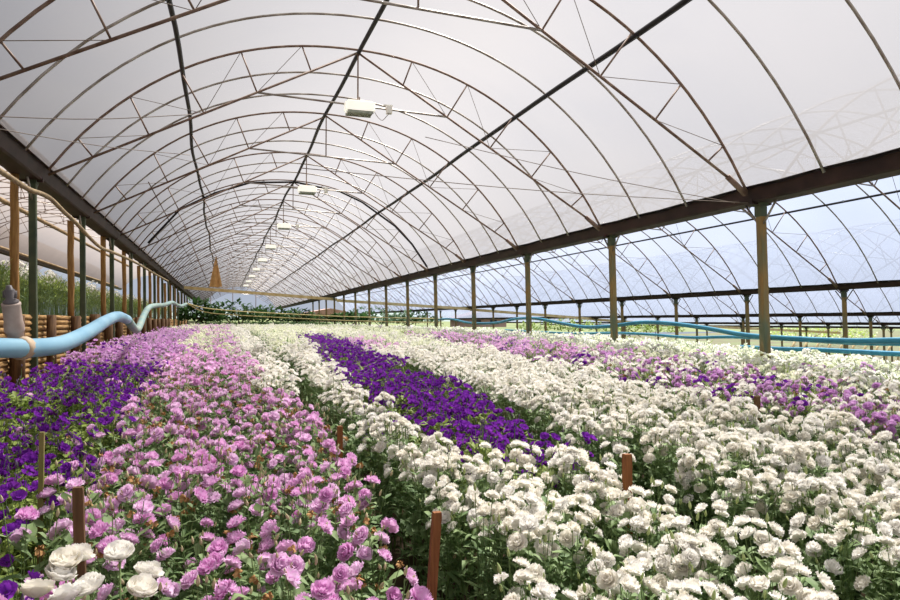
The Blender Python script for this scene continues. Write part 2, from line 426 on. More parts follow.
# ------------------------------------------------------------------ posts
def make_post(x, t, top, bottom, w, lean, mat, name='support_post'):
    root = empty(name, (x, t, bottom))
    def L(z): return x - lean * (z - bottom) + lean * (top - bottom)
    mb = MB(); H = top - bottom
    for a, b, ww in ((bottom, bottom + H * .45, w * 1.06), (bottom + H * .45, top, w)):
        vs = []
        for z in (a, b):
            for sx, sy in ((-1, -.8), (-.8, -1), (.8, -1), (1, -.8), (1, .8), (.8, 1), (-.8, 1), (-1, .8)): vs.append((L(z) + sx * ww / 2, t + sy * ww / 2, z))
        mb.add(vs, [(i, (i + 1) % 8, 8 + (i + 1) % 8, 8 + i) for i in range(8)] + [tuple(range(7, -1, -1)), tuple(range(8, 16))])
    build('post_shaft', mb, mat, root, False)
    mb = MB(); mb.box((L(top), t, top - .03), (w * 1.25, w * 1.5, .05)); mb.box((L(top), t, top - .13), (w * 1.1, w * 1.1, .14)); build('head_plate', mb, M['greenpaint'], root, False)
    for s in (-1, 1):
        mb = MB(); mb.tube([(L(top - .25), t + s * w * .45, top - .30), (L(top), t + s * .30, top + .0)], .016, 5); build('knee_brace', mb, M['galv'], root)
    return root
GPOST = {0: 'tall weathered green post under the main gutter'}
for k in (0, 1, 2, 3, 4):
    ts = [t for t in TRUSS if t < (62 if k < 2 else 52)]
    x = DR + SP * k + GX; top = CAMZ + gut_h(k) - .15
    for i, t in enumerate(ts):
        p = project((x, t, top))
        if p is None or p[0] > 960 or p[0] < 200: continue
        gz = CAMZ + ground_h(x, t)
        o = make_post(x, t, top, gz, .105 if k == 0 else .1, .022, M['postgreen'])
        names = {0: 'beside the flower beds', 1: 'of the second row out', 2: 'of the third row out', 3: 'of the fourth row out', 4: 'of the outermost row'}
        tag(o, 'weathered green and brown steel post %s, %s along its gutter' % (names[k], ORD[i]), 'post', 'gutter posts ' + names[k])

# terrace side posts: green steel ones at the trusses, orange timber ones between
topz = CAMZ + HL - .15
xs = [33, 83, 113.6, 133, 147.5, 157, 165.5, 172]
i = 0
for t in TRUSS[1:14]:
    o = make_post(-2.76, t, topz, CAMZ + ground_h(-2.6, t), .10, .02, M['greenpaint'])
    tag(o, 'dark green steel post carrying the gutter by the terrace wall, %s along' % ORD[i], 'post', 'green posts by the terrace wall'); i += 1
i = 0
for j in range(14):
    t = 10.53 + 3.6 * j
    x = -2.62 - .25; gz = CAMZ + .08; tz = CAMZ + HL - .1 - .2 * (j % 3 == 1)
    # on top of the wall
    x = -2.90
    p = (10.53 + 3.6 * j) * (2.90 / 2.62)
    mb = MB(); w = .12; pts = []
    for q in range(7):
        z = gz + (tz - gz) * q / 6; pts.append((x + .05 - .02 * (z - gz) + R.uniform(-.008, .008), p + R.uniform(-.008, .008), z))
    mb.tube(pts, [w / 2 * R.uniform(.92, 1.08) for _ in pts], 8)
    o = build('timber_pole', mb, M['bamboo']); tag(o, 'orange-brown timber pole on the terrace wall, %s along' % ORD[i], 'timber pole', 'orange timber poles on the terrace wall'); i += 1

# retaining wall of tan slats with dark logs in front
mb = MB(); t = 4.0
wtop = CAMZ + .11
while t < 60:
    zb = CAMZ + ground_h(-2.6, t)
    L_ = 1.2
    nrow = max(4, int((wtop - zb) / .085)); hh = (wtop - zb) / nrow
    for r in range(nrow):
        mb.tube([(-2.77 + R.uniform(-.012, .012), t - .02, zb + (r + .5) * hh + R.uniform(-.008, .008)), (-2.77 + R.uniform(-.012, .012), t + L_ + .03, zb + (r + .5) * hh + R.uniform(-.008, .008))], hh * .52, 6)
    t += L_
tag(build('wall_terrace', mb, M['slat']), kind='structure')
i = 0; t = 10.9
while t < 40:
    zb = CAMZ + ground_h(-2.6, t); mb = MB(); hgt = R.uniform(-.04, .05); r0 = R.uniform(.075, .11)
    mb.tube([(-2.62, t, zb), (-2.63, t, (zb + wtop) / 2), (-2.64, t, wtop + hgt)], [r0, r0 * .97, r0 * .92], 9)
    o = build('wall_log', mb, M['oldwood']); tag(o, 'short dark log upright against the terrace wall, %s from the pipe joint' % ORD[min(i, 25)], 'log', 'dark upright logs along the terrace wall')
    t += R.choice([1.9, 2.0, 2.1]); i += 1
    if i > 24: break

# rail inside the terrace bay and long bent hose under the gutter
for (a, b, dd, rr, mt, lab) in (((0, 199), (90, 246), -4.6, .05, 'hose', 'grey-brown rail crossing the terrace bay behind the posts, upper one'), ((0, 247), (80, 274), -7.5, .05, 'hose', 'grey-brown rail crossing the terrace bay behind the posts, lower one')):
    p, q = at_d(*a, dd), at_d(*b, dd); p2 = p + (p - q) * .3; mb = MB(); mb.tube([p2, p, q, q + (q - p) * 1.0], rr, 6)
    tag(build('bay_rail', mb, M[mt]), lab, 'rail')
hp = [(-60, 135), (-25, 155), (0, 171), (14, 180), (28, 189), (42, 194), (52, 200), (64, 212), (76, 223), (88, 236), (100, 247), (112, 252), (126, 258), (140, 265), (155, 274), (168, 281)]
pts = smoothline([at_d(x, y, -2.47) for x, y in hp], 4); mb = MB(); mb.tube(pts, .035, 7)
tag(build('hose', mb, M['hose']), 'long bent tan hose sagging along the top of the terrace posts', 'hose')

# ------------------------------------------------------------------ the pale blue pipe with its joint
pp = [(-45, 349, 2.55), (0, 348, 2.85), (30, 348, 3.05), (62, 344, 3.45), (90, 331, 4.1), (106, 321, 4.9), (118, 316.5, 5.6), (127, 319.5, 6.5), (136, 330, 7.9), (140, 325, 8.5), (144, 315, 9.2), (149, 307.5, 10.6), (156, 305.5, 12), (164, 305, 13.6), (172, 302.5, 15.5), (177, 305, 16.7), (181, 306, 18), (186, 304, 20)]
ax = [at_z(*p) for p in pp]
root = empty('water_pipe', ax[2].copy())
pts = smoothline(ax[:8], 6); mb = MB(); mb.tube(pts, .041, 14); build('pipe_run', mb, M['bluepipe'], root)
pts = smoothline(ax[7:], 5); mb = MB(); mb.tube(pts, .04, 10); build('pipe_run', mb, M['pipegrey'], root)['label'] = 'greyer far run of the pipe'
jc = at_z(22, 348, 3.0); dirp = (ax[3] - ax[1]).normalized()
mb = MB(); mb.tube([jc - dirp * .035, jc - dirp * .02, jc + dirp * .02, jc + dirp * .035], [.045, .05, .05, .045], 14); build('clamp', mb, M['tape'], root)
mb = MB()
b0 = jc + Vector((-.02, 0, .01)); tp = at_z(11, 303, 2.95)
def lp(u): return b0 + (tp - b0) * u
mb.tube([lp(0), lp(.3), lp(.34), lp(.36), lp(.48), lp(.5), lp(.53), lp(.56), lp(.93), lp(.95), lp(1)], [.030, .031, .037, .038, .038, .037, .037, .035, .034, .036, .036], 14)
build('riser', mb, M['pvc'], root)
mb = MB()
mb.tube([lp(.98), lp(1.05), lp(1.1), lp(1.3), lp(1.32), lp(1.4)], [.03, .03, .018, .02, .014, .01], 10); mb.box(lp(1.2), (.05, .012, .03)); build('nozzle', mb, M['nozzle'], root)
tag(root, 'thick pale blue water pipe undulating above the violet flowers with a grey riser joint', 'water pipe')

# blue pipes along the post row
def pipe_d(pxs, d, r, mat, name, label, cat, n=5):
    pts = smoothline([at_d(x, y, d) for x, y in pxs], n); mb = MB(); mb.tube(pts, r, 8); return tag(build(name, mb, M[mat]), label, cat)
pipe_d([(985, 342), (900, 340.5), (850, 341), (790, 338.5), (745, 335), (705, 328), (670, 323.5), (640, 322.5), (612, 326), (585, 327), (560, 323), (535, 318.5), (515, 319), (495, 323), (470, 323), (450, 319), (435, 320)], 7.32, .036, 'bluedark', 'blue_pipe', 'blue pipe swooping in waves just behind the tall post row, thicker one', 'water pipe')
pipe_d([(985, 345), (900, 344), (850, 343), (790, 339.5), (730, 337), (690, 337.5), (650, 334.5), (615, 333), (575, 333.5), (540, 332), (505, 330)], 7.9, .026, 'bluedark', 'blue_pipe', 'thin blue pipe running low behind the post row under the thicker one', 'water pipe')
pipe_d([(985, 356), (900, 354), (860, 352), (820, 350), (780, 349), (740, 347)], 9.6, .04, 'bluedark', 'blue_pipe', 'blue pipe lying low beyond the flower edge and the two raised pipes', 'water pipe')
for yy, lab in ((0, 'thin yellow hose crossing above the far flowers, upper one'), (4, 'thin yellow hose crossing above the far flowers, lower one')):
    pts = smoothline([at_t(x, y + yy * (1 if x > 200 else 0), 24 + (x - 186) * .02) for x, y in ((186, 303), (205, 308), (235, 311), (270, 313), (310, 315), (345, 316.5), (400, 318), (440, 318.5))], 4)
    mb = MB(); mb.tube(pts, .017, 5); tag(build('hose', mb, M['yhose']), lab, 'hose')

# pale timber beams crossing the bays at half length
bp = [(184, 288), (337, 300.5), (592, 319.5), (762, 331), (893, 339)]
segs = [(184, 287.5, 337, 299.5), (337, 300.5, 470, 309), (470, 309.5, 594, 319), (594, 319.5, 700, 327), (700, 326, 840, 333)]
for i, (x0, y0, x1, y1) in enumerate(segs):
    a, b = at_t(x0, y0, 48.6 + .15 * (i % 2)), at_t(x1, y1, 48.6 + .15 * (i % 2)); mb = MB(); v = (b - a); L_ = v.length; rot = v.to_track_quat('X', 'Z').to_matrix()
    mb.box((a + b) / 2, (L_, .12, .19), rot)
    lab = ['from the terrace gutter across the flower tunnel', 'starting at the main gutter into the next bay', 'in the middle, ending at the thick post joint', 'just past the middle joint toward the field', 'lowest of the row above the far field'][i]
    tag(build('cross_beam', mb, M['palewood'], None, False), 'pale yellow timber beam ' + lab, 'beam', 'pale timber beams crossing the bays')

# orange cloth hanging from the roof pipe
ct = at_t(216, 257, 47); root = empty('hanging_cloth', ct.copy())
mb = MB(); vs = []; rows = 9; cols = 9
for i in range(rows):
    u = i / (rows - 1); w = .03 + .36 * u; z = ct.z - 1.9 * u
    for j in range(cols):
        q = j / (cols - 1) * 2 - 1; vs.append((ct.x + q * w, ct.y + .10 * math.sin(q * 6) * u, z + .04 * (q * q) * u))
fs = [(i * cols + j, i * cols + j + 1, (i + 1) * cols + j + 1, (i + 1) * cols + j) for i in range(rows - 1) for j in range(cols - 1)]
mb.add(vs, fs); mb.add([(x, y + .02, z) for x, y, z in vs], [f[::-1] for f in fs]); build('cloth', mb, M['orange'], root)
mb = MB(); mb.tube([ct + Vector((0, 0, -.05)), ct + Vector((0, 0, .12))], .012, 5); build('cord', mb, M['wire'], root)
tag(root, 'narrow orange triangular cloth hanging from the far roof pipe', 'cloth')

# lamps under the ridge
def make_lamp():
    root = empty('grow_lamp', (0, 0, 0)); mb = MB()
    mb.box((0, 0, .01), (.46, .26, .15)); mb.box((0, 0, .1), (.42, .22, .03)); mb.box((-.24, 0, .02), (.03, .2, .12)); mb.box((.24, 0, .02), (.03, .2, .12)); build('housing', mb, M['white_added_glow'], root, False)
    mb = MB()
    for i in range(12): mb.box((-.2 + .4 * i / 11, 0, -.085), (.012, .24, .05))
    mb.box((0, -.125, -.085), (.44, .008, .05)); mb.box((0, .125, -.085), (.44, .008, .05)); build('louvre', mb, M['louver'], root, False)
    mb = MB(); mb.tube([(0, 0, .08), (0, 0, .2)], .012, 6); build('hanger', mb, M['rust'], root)
    mb = MB(); mb.box((.52, 0, .02), (.09, .1, .13)); mb.box((.5, 0, .1), (.16, .03, .02)); build('ballast', mb, M['white'], root, False)
    mb = MB(); mb.tube(smoothline([(.24, 0, 0), (.32, 0, -.12), (.4, 0, -.17), (.47, 0, -.1), (.52, 0, -.04)], 4), .006, 5); build('cable', mb, M['wire'], root)
    return root
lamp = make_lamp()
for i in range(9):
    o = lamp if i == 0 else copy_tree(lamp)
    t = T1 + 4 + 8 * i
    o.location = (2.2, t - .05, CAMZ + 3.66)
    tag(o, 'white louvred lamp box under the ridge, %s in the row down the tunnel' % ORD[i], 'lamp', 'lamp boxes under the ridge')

# bracing wires
def wire(a, b, lab, r=.006):
    mb = MB(); m_ = (a + b) / 2 + Vector((0, 0, -.05)); mb.tube(smoothline([a, m_, b], 6), r, 3); tag(build('bracing_wire', mb, M['wire']), lab, 'wire')
wire(at_t(748, 203, T1), at_t(300, 168, T1), 'thin wire stretched across the tunnel at the first truss, lower one')
wire(at_t(735, 203, T1 + .2), at_t(425, 137, T1 + 1), 'thin wire stretched from the main gutter up across the roof')
wire(at_t(-40, 115, T1), at_t(192, 114.5, T1 + 1.6), 'thin wire running level across the upper roof by the terrace side')
wire(at_t(-40, 122, T1 + .5), at_t(190, 155, T1 + 4), 'thin wire slanting down across the roof by the terrace side')
pts = None
# long thin purlin wires
for px, d, lab in ((0, -1.7, 'thin steel line along the roof just above the terrace gutter'),):
    mb = MB(); mb.tube([bay_pt(0, d, arch(d) - .03, 18), bay_pt(0, d, arch(d) - .03, TEND)], .014, 4); tag(build('roof_line', mb, M['rust']), lab, 'roof line')

# ------------------------------------------------------------------ end of the tunnel
for i, d in enumerate((-1.6, 1.2, 4.2)):
    mb = MB(); mb.tube([(d, TEND, CAMZ + ground_h(d, TEND)), (d, TEND, CAMZ + arch(d))], .05, 6)
    tag(build('end_post', mb, M['rust']), ['slim end post of the tunnel toward the terrace', 'slim end post in the middle of the tunnel mouth', 'slim end post of the tunnel toward the post row'][i], 'post', 'slim posts in the tunnel mouth')
# film skirt on the upper terrace far side
mb = MB(); mb.add([(DL - 2 * SP, -9, CAMZ - .1), (DL - 2 * SP, TEND, CAMZ - .1), (DL - 2 * SP, TEND, CAMZ + HL + 3.6), (DL - 2 * SP, -9, CAMZ + HL + 3.6)], [(0, 1, 2, 3)]); tag(build('wall_side', mb, M['film_l']), kind='structure')

# huts
def hut(px, py, dist, w, h, label):
    c = at_z(px, py, dist); root = empty('hut', c); z0 = c.z
    mb = MB(); mb.box(c + Vector((0, 0, h * .3)), (w, w * .6, h * .6)); build('hut_walls', mb, M['hutwall'], root, False)
    mb = MB(); a = w * .58; b = w * .4; zt = z0 + h * .6
    mb.add([c + Vector((-a, -b, h * .55)), c + Vector((a, -b, h * .55)), c + Vector((a, b, h * .55)), c + Vector((-a, b, h * .55)), c + Vector((0, -b, h)), c + Vector((0, b, h))], [(0, 1, 4), (2, 3, 5), (0, 4, 5, 3), (1, 2, 5, 4), (0, 3, 2, 1)]); build('hut_roof', mb, M['pinkroof'], root, False)
    for s in (-.12, .22):
        mb = MB(); mb.box(c + Vector((w * s, -w * .3 - .02, h * .35)), (w * .14, .06, h * .2)); build('hut_window', mb, M['window'], root, False)
    tag(root, label, 'hut')
hut(327, 322, 118, 9.5, 2.2, 'small faded pink hut with a gabled roof past the tunnel end')
hut(478, 327, 90, 6.2, 2.0, 'pinkish hut with dark windows beyond the lower bays')

# ------------------------------------------------------------------ flowers
def petal(mb, phi, Rr, zc, wid, ruf, curl, base=0., nu=4, nv=4, mi=0, rnd=R):
    vs = []; ph2 = rnd.uniform(0, 6); c, s = math.cos(phi), math.sin(phi)
    for i in range(nu + 1):
        u = i / nu; r = base + Rr * math.sin(u * PI / 2 * .95) ** .9; z = zc * (u ** 1.15) - curl * max(0, u - .6) ** 2 * 4
        hw = wid * (math.sin(PI * (.06 + .80 * u)) ** .7)
        for j in range(nv + 1):
            w = j / nv * 2 - 1
            rr = r - abs(w) ** 2 * hw * .35; ww = w * hw
            zz = z + ruf * u * u * math.sin(w * 5.5 + ph2) + .15 * hw * w * w
            vs.append((rr * c - ww * s, rr * s + ww * c, zz))
    n = nv + 1; mb.add(vs, [(i * n + j, i * n + j + 1, (i + 1) * n + j + 1, (i + 1) * n + j) for i in range(nu) for j in range(nv)], mi)
def bloom_mesh(kind, seed, mat, lo=0):
    r = random.Random(seed); mb = MB()
    q = (4, 5) if lo == 0 else (2, 2) if lo == 1 else (1, 1)
    if kind == 'double':
        wh = [(5, .032, .013, .021, .006, .006), (5, .026, .022, .018, .005, .004), (5, .017, .027, .014, .004, .001), (4, .009, .027, .010, .003, 0)]
        if lo: wh = [(5, .034, .013, .020, .004, .006), (4, .021, .025, .015, .003, .001)]
        if lo == 2: wh = [(4, .036, .012, .024, 0, 0), (2, .014, .03, .018, 0, 0)]
    elif kind == 'cup':
        wh = [(5, .033, .026, .027, .001, .010), (5, .028, .030, .024, .001, .005), (4, .021, .033, .018, .001, .002), (4, .014, .034, .013, .001, 0), (3, .006, .034, .008, 0, 0)]
        if lo: wh = wh[:2]
    else:
        wh = [(5, .031, .018, .019, .003, .006), (4, .018, .024, .012, .003, .001)]
        if lo == 2: wh = [(4, .034, .014, .022, 0, 0), (1, .01, .03, .018, 0, 0)]
    a = r.uniform(0, 6)
    for wi, (n, Rr, zc, wd, ru, cu) in enumerate(wh):
        for i in range(n): petal(mb, a + 2 * PI * i / n + r.uniform(-.15, .15), Rr * r.uniform(.88, 1.1), zc * r.uniform(.85, 1.15), wd, ru, cu, .001, *q, 0, r)
        a += PI / n + .3
    if lo == 0:   # calyx
        mb.tube([(0, 0, -.012), (0, 0, -.003), (0, 0, .004)], [.002, .005, .004], 5, 1, False)
    return mb if lo else mb.mesh('bloom', [mat, M['stem']])
def bud_mesh(mat):
    mb = MB(); mb.tube([(0, 0, 0), (0, 0, .006), (0, 0, .016), (0, 0, .028), (0, 0, .038)], [.002, .006, .0075, .005, .001], 6); return mb.mesh('flower_bud', [mat])
def dead_mesh(seed):
    r = random.Random(seed); mb = MB()
    for i in range(7): petal(mb, r.uniform(0, 6), r.uniform(.012, .02), -.02 + r.uniform(0, .03), .009, .006, .004, .001, 3, 3, 0, r)
    return mb.mesh('withered_bloom', [M['dead']])
def leaf(mb, p, phi, pitch, L, w, mi=0, seg=3, r=R):
    c, s = math.cos(phi), math.sin(phi); vs = []
    for i in range(seg + 1):
        u = i / seg; x = L * u; z = L * (math.sin(pitch) * u - .45 * u * u * max(.2, r.random())); x *= math.cos(pitch) * .6 + .4
        hw = w * math.sin(PI * (.1 + .88 * u)) ** .8
        for q in (-1, 0, 1):
            vs.append((p[0] + x * c - q * hw * s, p[1] + x * s + q * hw * c, p[2] + z + abs(q) * hw * .35))
    fs = [(i * 3 + j, i * 3 + j + 1, (i + 1) * 3 + j + 1, (i + 1) * 3 + j) for i in range(seg) for j in (0, 1)]
    mb.add(vs, fs, mi)

SPEC = {
    'white': dict(kinds=['double'], n=(7, 9), size=(.84, 1.1), bud=3, budm='budw', leaf='leaf', dead=0, rad=.085, spread=.14),
    'cream': dict(kinds=['double'], n=(6, 8), size=(.95, 1.1), bud=3, budm='budw', leaf='leaf', dead=0, rad=.10, spread=.13),
    'pink': dict(kinds=['double'], n=(3, 5), size=(.85, 1.2), bud=3, budm='budp', leaf='leaf', dead=1, rad=.09, spread=.2),
    'lilac': dict(kinds=['double'], n=(4, 6), size=(.85, 1.1), bud=2, budm='budp', leaf='leaf', dead=1, rad=.10, spread=.16),
    'violet': dict(kinds=['single'], n=(3, 4), size=(.72, 1.05), bud=2, budm='budv', leaf='leaf2', dead=0, rad=.10, spread=.17)}
def plant_layout(col, seed):
    """where a plant's flower heads, buds and leaves sit; heads gather in a loose cluster at the top"""
    r = random.Random(seed); S = SPEC[col]; nb = r.randint(*S['n']) + (4 if col == 'violet' and seed % 5 >= 3 else 0); heads = []
    ca = r.uniform(0, 6); cr = .035
    cx, cy = cr * math.cos(ca), cr * math.sin(ca)
    for i in range(nb):
        for _ in range(12):
            a = r.uniform(0, 2 * PI); q = S['rad'] * math.sqrt(r.random()); x, y = cx + q * math.cos(a), cy + q * math.sin(a)
            z = PH - .55 * q - abs(r.gauss(0, S['spread'] * .42))
            if all((x - h[0]) ** 2 + (y - h[1]) ** 2 + (z - h[2]) ** 2 > .045 ** 2 for h in heads): break
        heads.append((x, y, z, a, min(1.2, .15 + q * 6 + r.uniform(0, .35)), r.uniform(*S['size'])))
    buds = []
    for i in range(S['bud']):
        a = r.uniform(0, 6); q = r.uniform(.01, .12); buds.append((q * math.cos(a), q * math.sin(a), PH - r.uniform(-.01, .12), a, r.uniform(0, .5), r.uniform(.5, .85)))
    dead = []
    for i in range(S['dead'] * (1 + (seed % 2))):
        a = r.uniform(0, 6); q = r.uniform(.02, .12); dead.append((q * math.cos(a), q * math.sin(a), PH - r.uniform(.05, .2), a, r.uniform(.5, 1.8), r.uniform(.8, 1.3)))
    return heads, buds, dead, r
def stems_leaves(col, lay, lo=0):
    heads, buds, dead, r = lay; ms, mf = MB(), MB()
    fork = .34
    ends = [h[:3] for h in heads] + [b[:3] for b in buds] + [d[:3] for d in dead]
    nm = 3
    mains = []
    for i in range(nm):
        a = 2 * PI * i / nm + r.uniform(-.4, .4); mains.append((.035 * math.cos(a), .035 * math.sin(a), fork + r.uniform(-.05, .08)))
        ms.tube([(mains[-1][0] * .3, mains[-1][1] * .3, -.03), mains[-1]], .0028, 4 if not lo else 3, 0, False)
    for e in ends:
        m = min(mains, key=lambda q: (q[0] - e[0]) ** 2 + (q[1] - e[1]) ** 2)
        mid = ((m[0] * .5 + e[0] * .5) * 1.0, (m[1] * .5 + e[1] * .5), m[2] * .45 + e[2] * .55)
        if not lo: ms.tube([m, mid, (e[0], e[1], e[2] - .008)], .0016, 4, 0, False)
        elif r.random() < .5: ms.tube([m, (e[0], e[1], e[2] - .008)], .002, 3, 0, False)
        if not lo:
            for u in (.25, .5, .75):
                p = [m[i] + (e[i] - m[i]) * u for i in range(3)]; a = r.uniform(0, 6)
                leaf(mf, p, a, r.uniform(.2, 1.0), r.uniform(.035, .06), r.uniform(.007, .012), 0, 3, r); leaf(mf, p, a + PI, r.uniform(.2, 1.0), r.uniform(.03, .055), r.uniform(.006, .011), 0, 3, r)
    for i in range(34 if not lo else 16 if lo == 1 else 6):
        m = r.choice(mains); z = r.uniform(.10, .64) if not lo else r.uniform(.25, .68)
        a = r.uniform(0, 6); q = r.uniform(.0, .07) if z > fork else .02
        k = 1.25 if not lo else 1.7 if lo == 1 else 2.6
        leaf(mf, (q * math.cos(a + 1), q * math.sin(a + 1), z), a, r.uniform(.1, 1.1), r.uniform(.045, .075) * k, r.uniform(.010, .016) * k, 0, 3 if not lo else 1, r)
    return ms, mf

BLOOM = {}; BUD = {}
for col in SPEC:
    BLOOM[col] = [bloom_mesh(SPEC[col]['kinds'][0], 10 + i, M['p_' + col]) for i in range(4)]
    BUD[col] = bud_mesh(M[SPEC[col]['budm']])
DEAD = [dead_mesh(3), dead_mesh(5)]
NAMES = {'white': 'white_lisianthus', 'pink': 'pink_lisianthus', 'violet': 'violet_lisianthus', 'lilac': 'lilac_lisianthus', 'cream': 'cream_lisianthus'}
def orient(a, tilt): return Matrix.Rotation(a, 4, 'Z') @ Matrix.Rotation(tilt, 4, 'Y')
NV = 5
LAY = {}; PARTMESH = {}
for col in SPEC:
    for v in range(NV):
        s = hash_ = 100 * list(SPEC).index(col) + v
        lay = plant_layout(col, s); ms, mf = stems_leaves(col, lay)
        PARTMESH[col, v] = (ms.mesh('stems', [M['stem']]), mf.mesh('foliage', [M[SPEC[col]['leaf']]]), lay)
PROTO = {}
def make_plant(col, v):
    sm, fm, lay = PARTMESH[col, v]; heads, buds, dead, _ = lay
    root = empty(NAMES[col], (0, 0, 0))
    link('stem', sm, root); link('foliage', fm, root)
    for i, h in enumerate(heads):
        o = link('bloom', BLOOM[col][(v + i) % 4], root); o.matrix_local = Matrix.Translation(h[:3]) @ orient(h[3], h[4]) @ Matrix.Scale(h[5], 4)
    for h in buds:
        o = link('flower_bud', BUD[col], root); o.matrix_local = Matrix.Translation(h[:3]) @ orient(h[3], h[4]) @ Matrix.Scale(h[5], 4)
    for i, h in enumerate(dead):
        o = link('withered_bloom', DEAD[i % 2], root); o.matrix_local = Matrix.Translation(h[:3]) @ orient(h[3], h[4]) @ Matrix.Scale(h[5], 4); o['label'] = 'brown withered bloom'
    return root

# --- which colour grows where
def drift(t): return max(0, t - 5) * .045
def colour_at(d, t, r):
    """None where nothing is planted"""
    x = r.random()
    if d <= -1.78 or d < -1.62 and t < 4: return None
    if -1.78 < d < -.62:
        if t < 8.5: return 'violet' if x < .96 else 'pink'
        if t < 24: return 'lilac' if x < .8 else 'violet' if x < .88 else None
        return 'cream' if x < .6 else 'lilac'
    if -.62 <= d < .60:
        if t < 1.35 and d < .1: return None
        if t > 6.5 and d > .25 + .1 * math.sin(t): return 'white'
        if t < 10: return 'pink'
        return 'cream' if x < .45 else 'pink' if x < .85 else 'lilac'
    if .60 <= d < .86: return None
    e = d - drift(t)
    if d < 1.86 + drift(t):
        lo = 1.02 + (.25 if t < 4 else 0)
        if t > 3.35 and e > lo and t < 17: return 'violet'
        return 'white' if t < 11 or x < .3 else 'cream'
    if d < 2.16 + drift(t) and t < 9: return None
    if d < 3.72 + drift(t) * .3: return ('white' if t < 11 or x < .4 else 'cream') if not (11 < t < 14 and d < 2.8) else 'pink'
    if d < 3.95 + drift(t) * .3: return None
    if d < 5.3 + drift(t) * .5:
        if t < 9: return 'lilac' if x < .45 else 'violet' if x < .62 else 'white' if x < .86 else 'green'
        if t < 17: return 'pink' if x < .5 else 'lilac' if x < .75 else 'violet' if x < .82 else 'green'
        return 'cream' if x < .6 else 'green'
    if d < 5.45 + drift(t) * .5: return None
    if d < 7.0: return 'white' if x < .4 else 'cream' if x < .8 else 'lilac' if x < .87 else 'green'
    if d < 7.35: return None
    if d < 9.8: return 'cream' if x < .45 else 'white' if x < .86 else 'green'
    return None
cells = []
r = random.Random(99)
t = .9
while t < 46:
    st = .145 if t < 14 else .17 if t < 25 else .24
    d = -1.75
    while d < 9.9:
        dd, tt = d + r.uniform(-.05, .05), t + r.uniform(-.05, .05)
        c = colour_at(dd, tt, r)
        wave = math.sin(dd * 5.1 + 1.7 * math.sin(tt * 2.3)) * math.sin(tt * 4.3 + 1.3 * math.sin(dd * 3.1))
        if c and r.random() < (.34 if wave < -.5 else .18 if c == 'pink' and t < 3.2 else .06): c = None
        if c:
            z = CAMZ + ground_h(dd, tt) + .045 * wave + r.gauss(0, .022); p = project((dd, tt, z + PH))
            if p and -260 < p[0] < 1160: cells.append((p[2], dd, tt, z, c, p))
        d += st
    t += st
cells.sort(key=lambda q: q[0])
LIMIT = {'white': 300, 'pink': 300, 'violet': 300, 'lilac': 160, 'cream': 0, 'green': 0}
cnt = {k: 0 for k in LIMIT}; single, mass = [], []
for q in cells:
    z2, dd, tt, z, c, p = q
    if c in cnt and cnt[c] < LIMIT[c] and -30 < p[0] < 930 and p[1] < 660 + 40 and z2 < 12: cnt[c] += 1; single.append(q)
    else: mass.append(q)
# labels ---------------------------------------------------------------
STK = []
def bed_words(d, t):
    if d < -.62: return 'violet bed by the wall'
    if d < .62: return 'pink bed'
    if d < 1.9 + drift(t): return 'bed beside the pink bed'
    if d < 3.8 + drift(t) * .3: return 'broad white bed'
    if d < 5.4 + drift(t) * .5: return 'mixed lilac bed'
    return 'bed by the posts'
def edge_words(d, t):
    for a, b in ((-1.75, -.62), (-.62, .60), (.86, 1.86), (2.1, 3.75), (3.95, 5.3), (5.45, 7)):
        if a - .2 <= d <= b + .3:
            u = (d - a) / (b - a); return 'wall-side edge' if u < .25 else 'post-side edge' if u > .75 else 'wall-side half' if u < .5 else 'post-side half'
    return 'bed edge'
def along_words(t):
    for lim, w in ((1.7, 'in the frontmost clump'), (2.3, 'just behind the front clumps'), (3.0, 'level with the reddish stake'), (3.8, 'just past the reddish stake'), (4.8, 'level with the thin stake'), (6, 'well before the first post'), (7.4, 'approaching the first post'), (9, 'level with the first post'), (99, 'past the first post')):
        if t < lim: return w
PR = {}
count_lab = {}
for (z2, dd, tt, z, c, p) in single:
    v = r.randrange(NV)
    if c == 'violet': v = r.choice((0, 1, 2)) if dd < 0 else r.choice((3, 4))
    if (c, v) not in PR: PR[c, v] = o = make_plant(c, v)
    else: o = copy_tree(PR[c, v])
    s = r.uniform(.93, 1.07)
    o.location = (dd, tt, z); o.rotation_euler = (r.gauss(0, .07), r.gauss(0, .07), r.uniform(0, 2 * PI)); o.scale = (s, s, s)
    bw, ew, aw = bed_words(dd, tt), edge_words(dd, tt), along_words(tt)
    lab = '%s lisianthus, %s, %s, %s' % (c, bw, ew, aw); tag(o, lab, 'flower', lab)
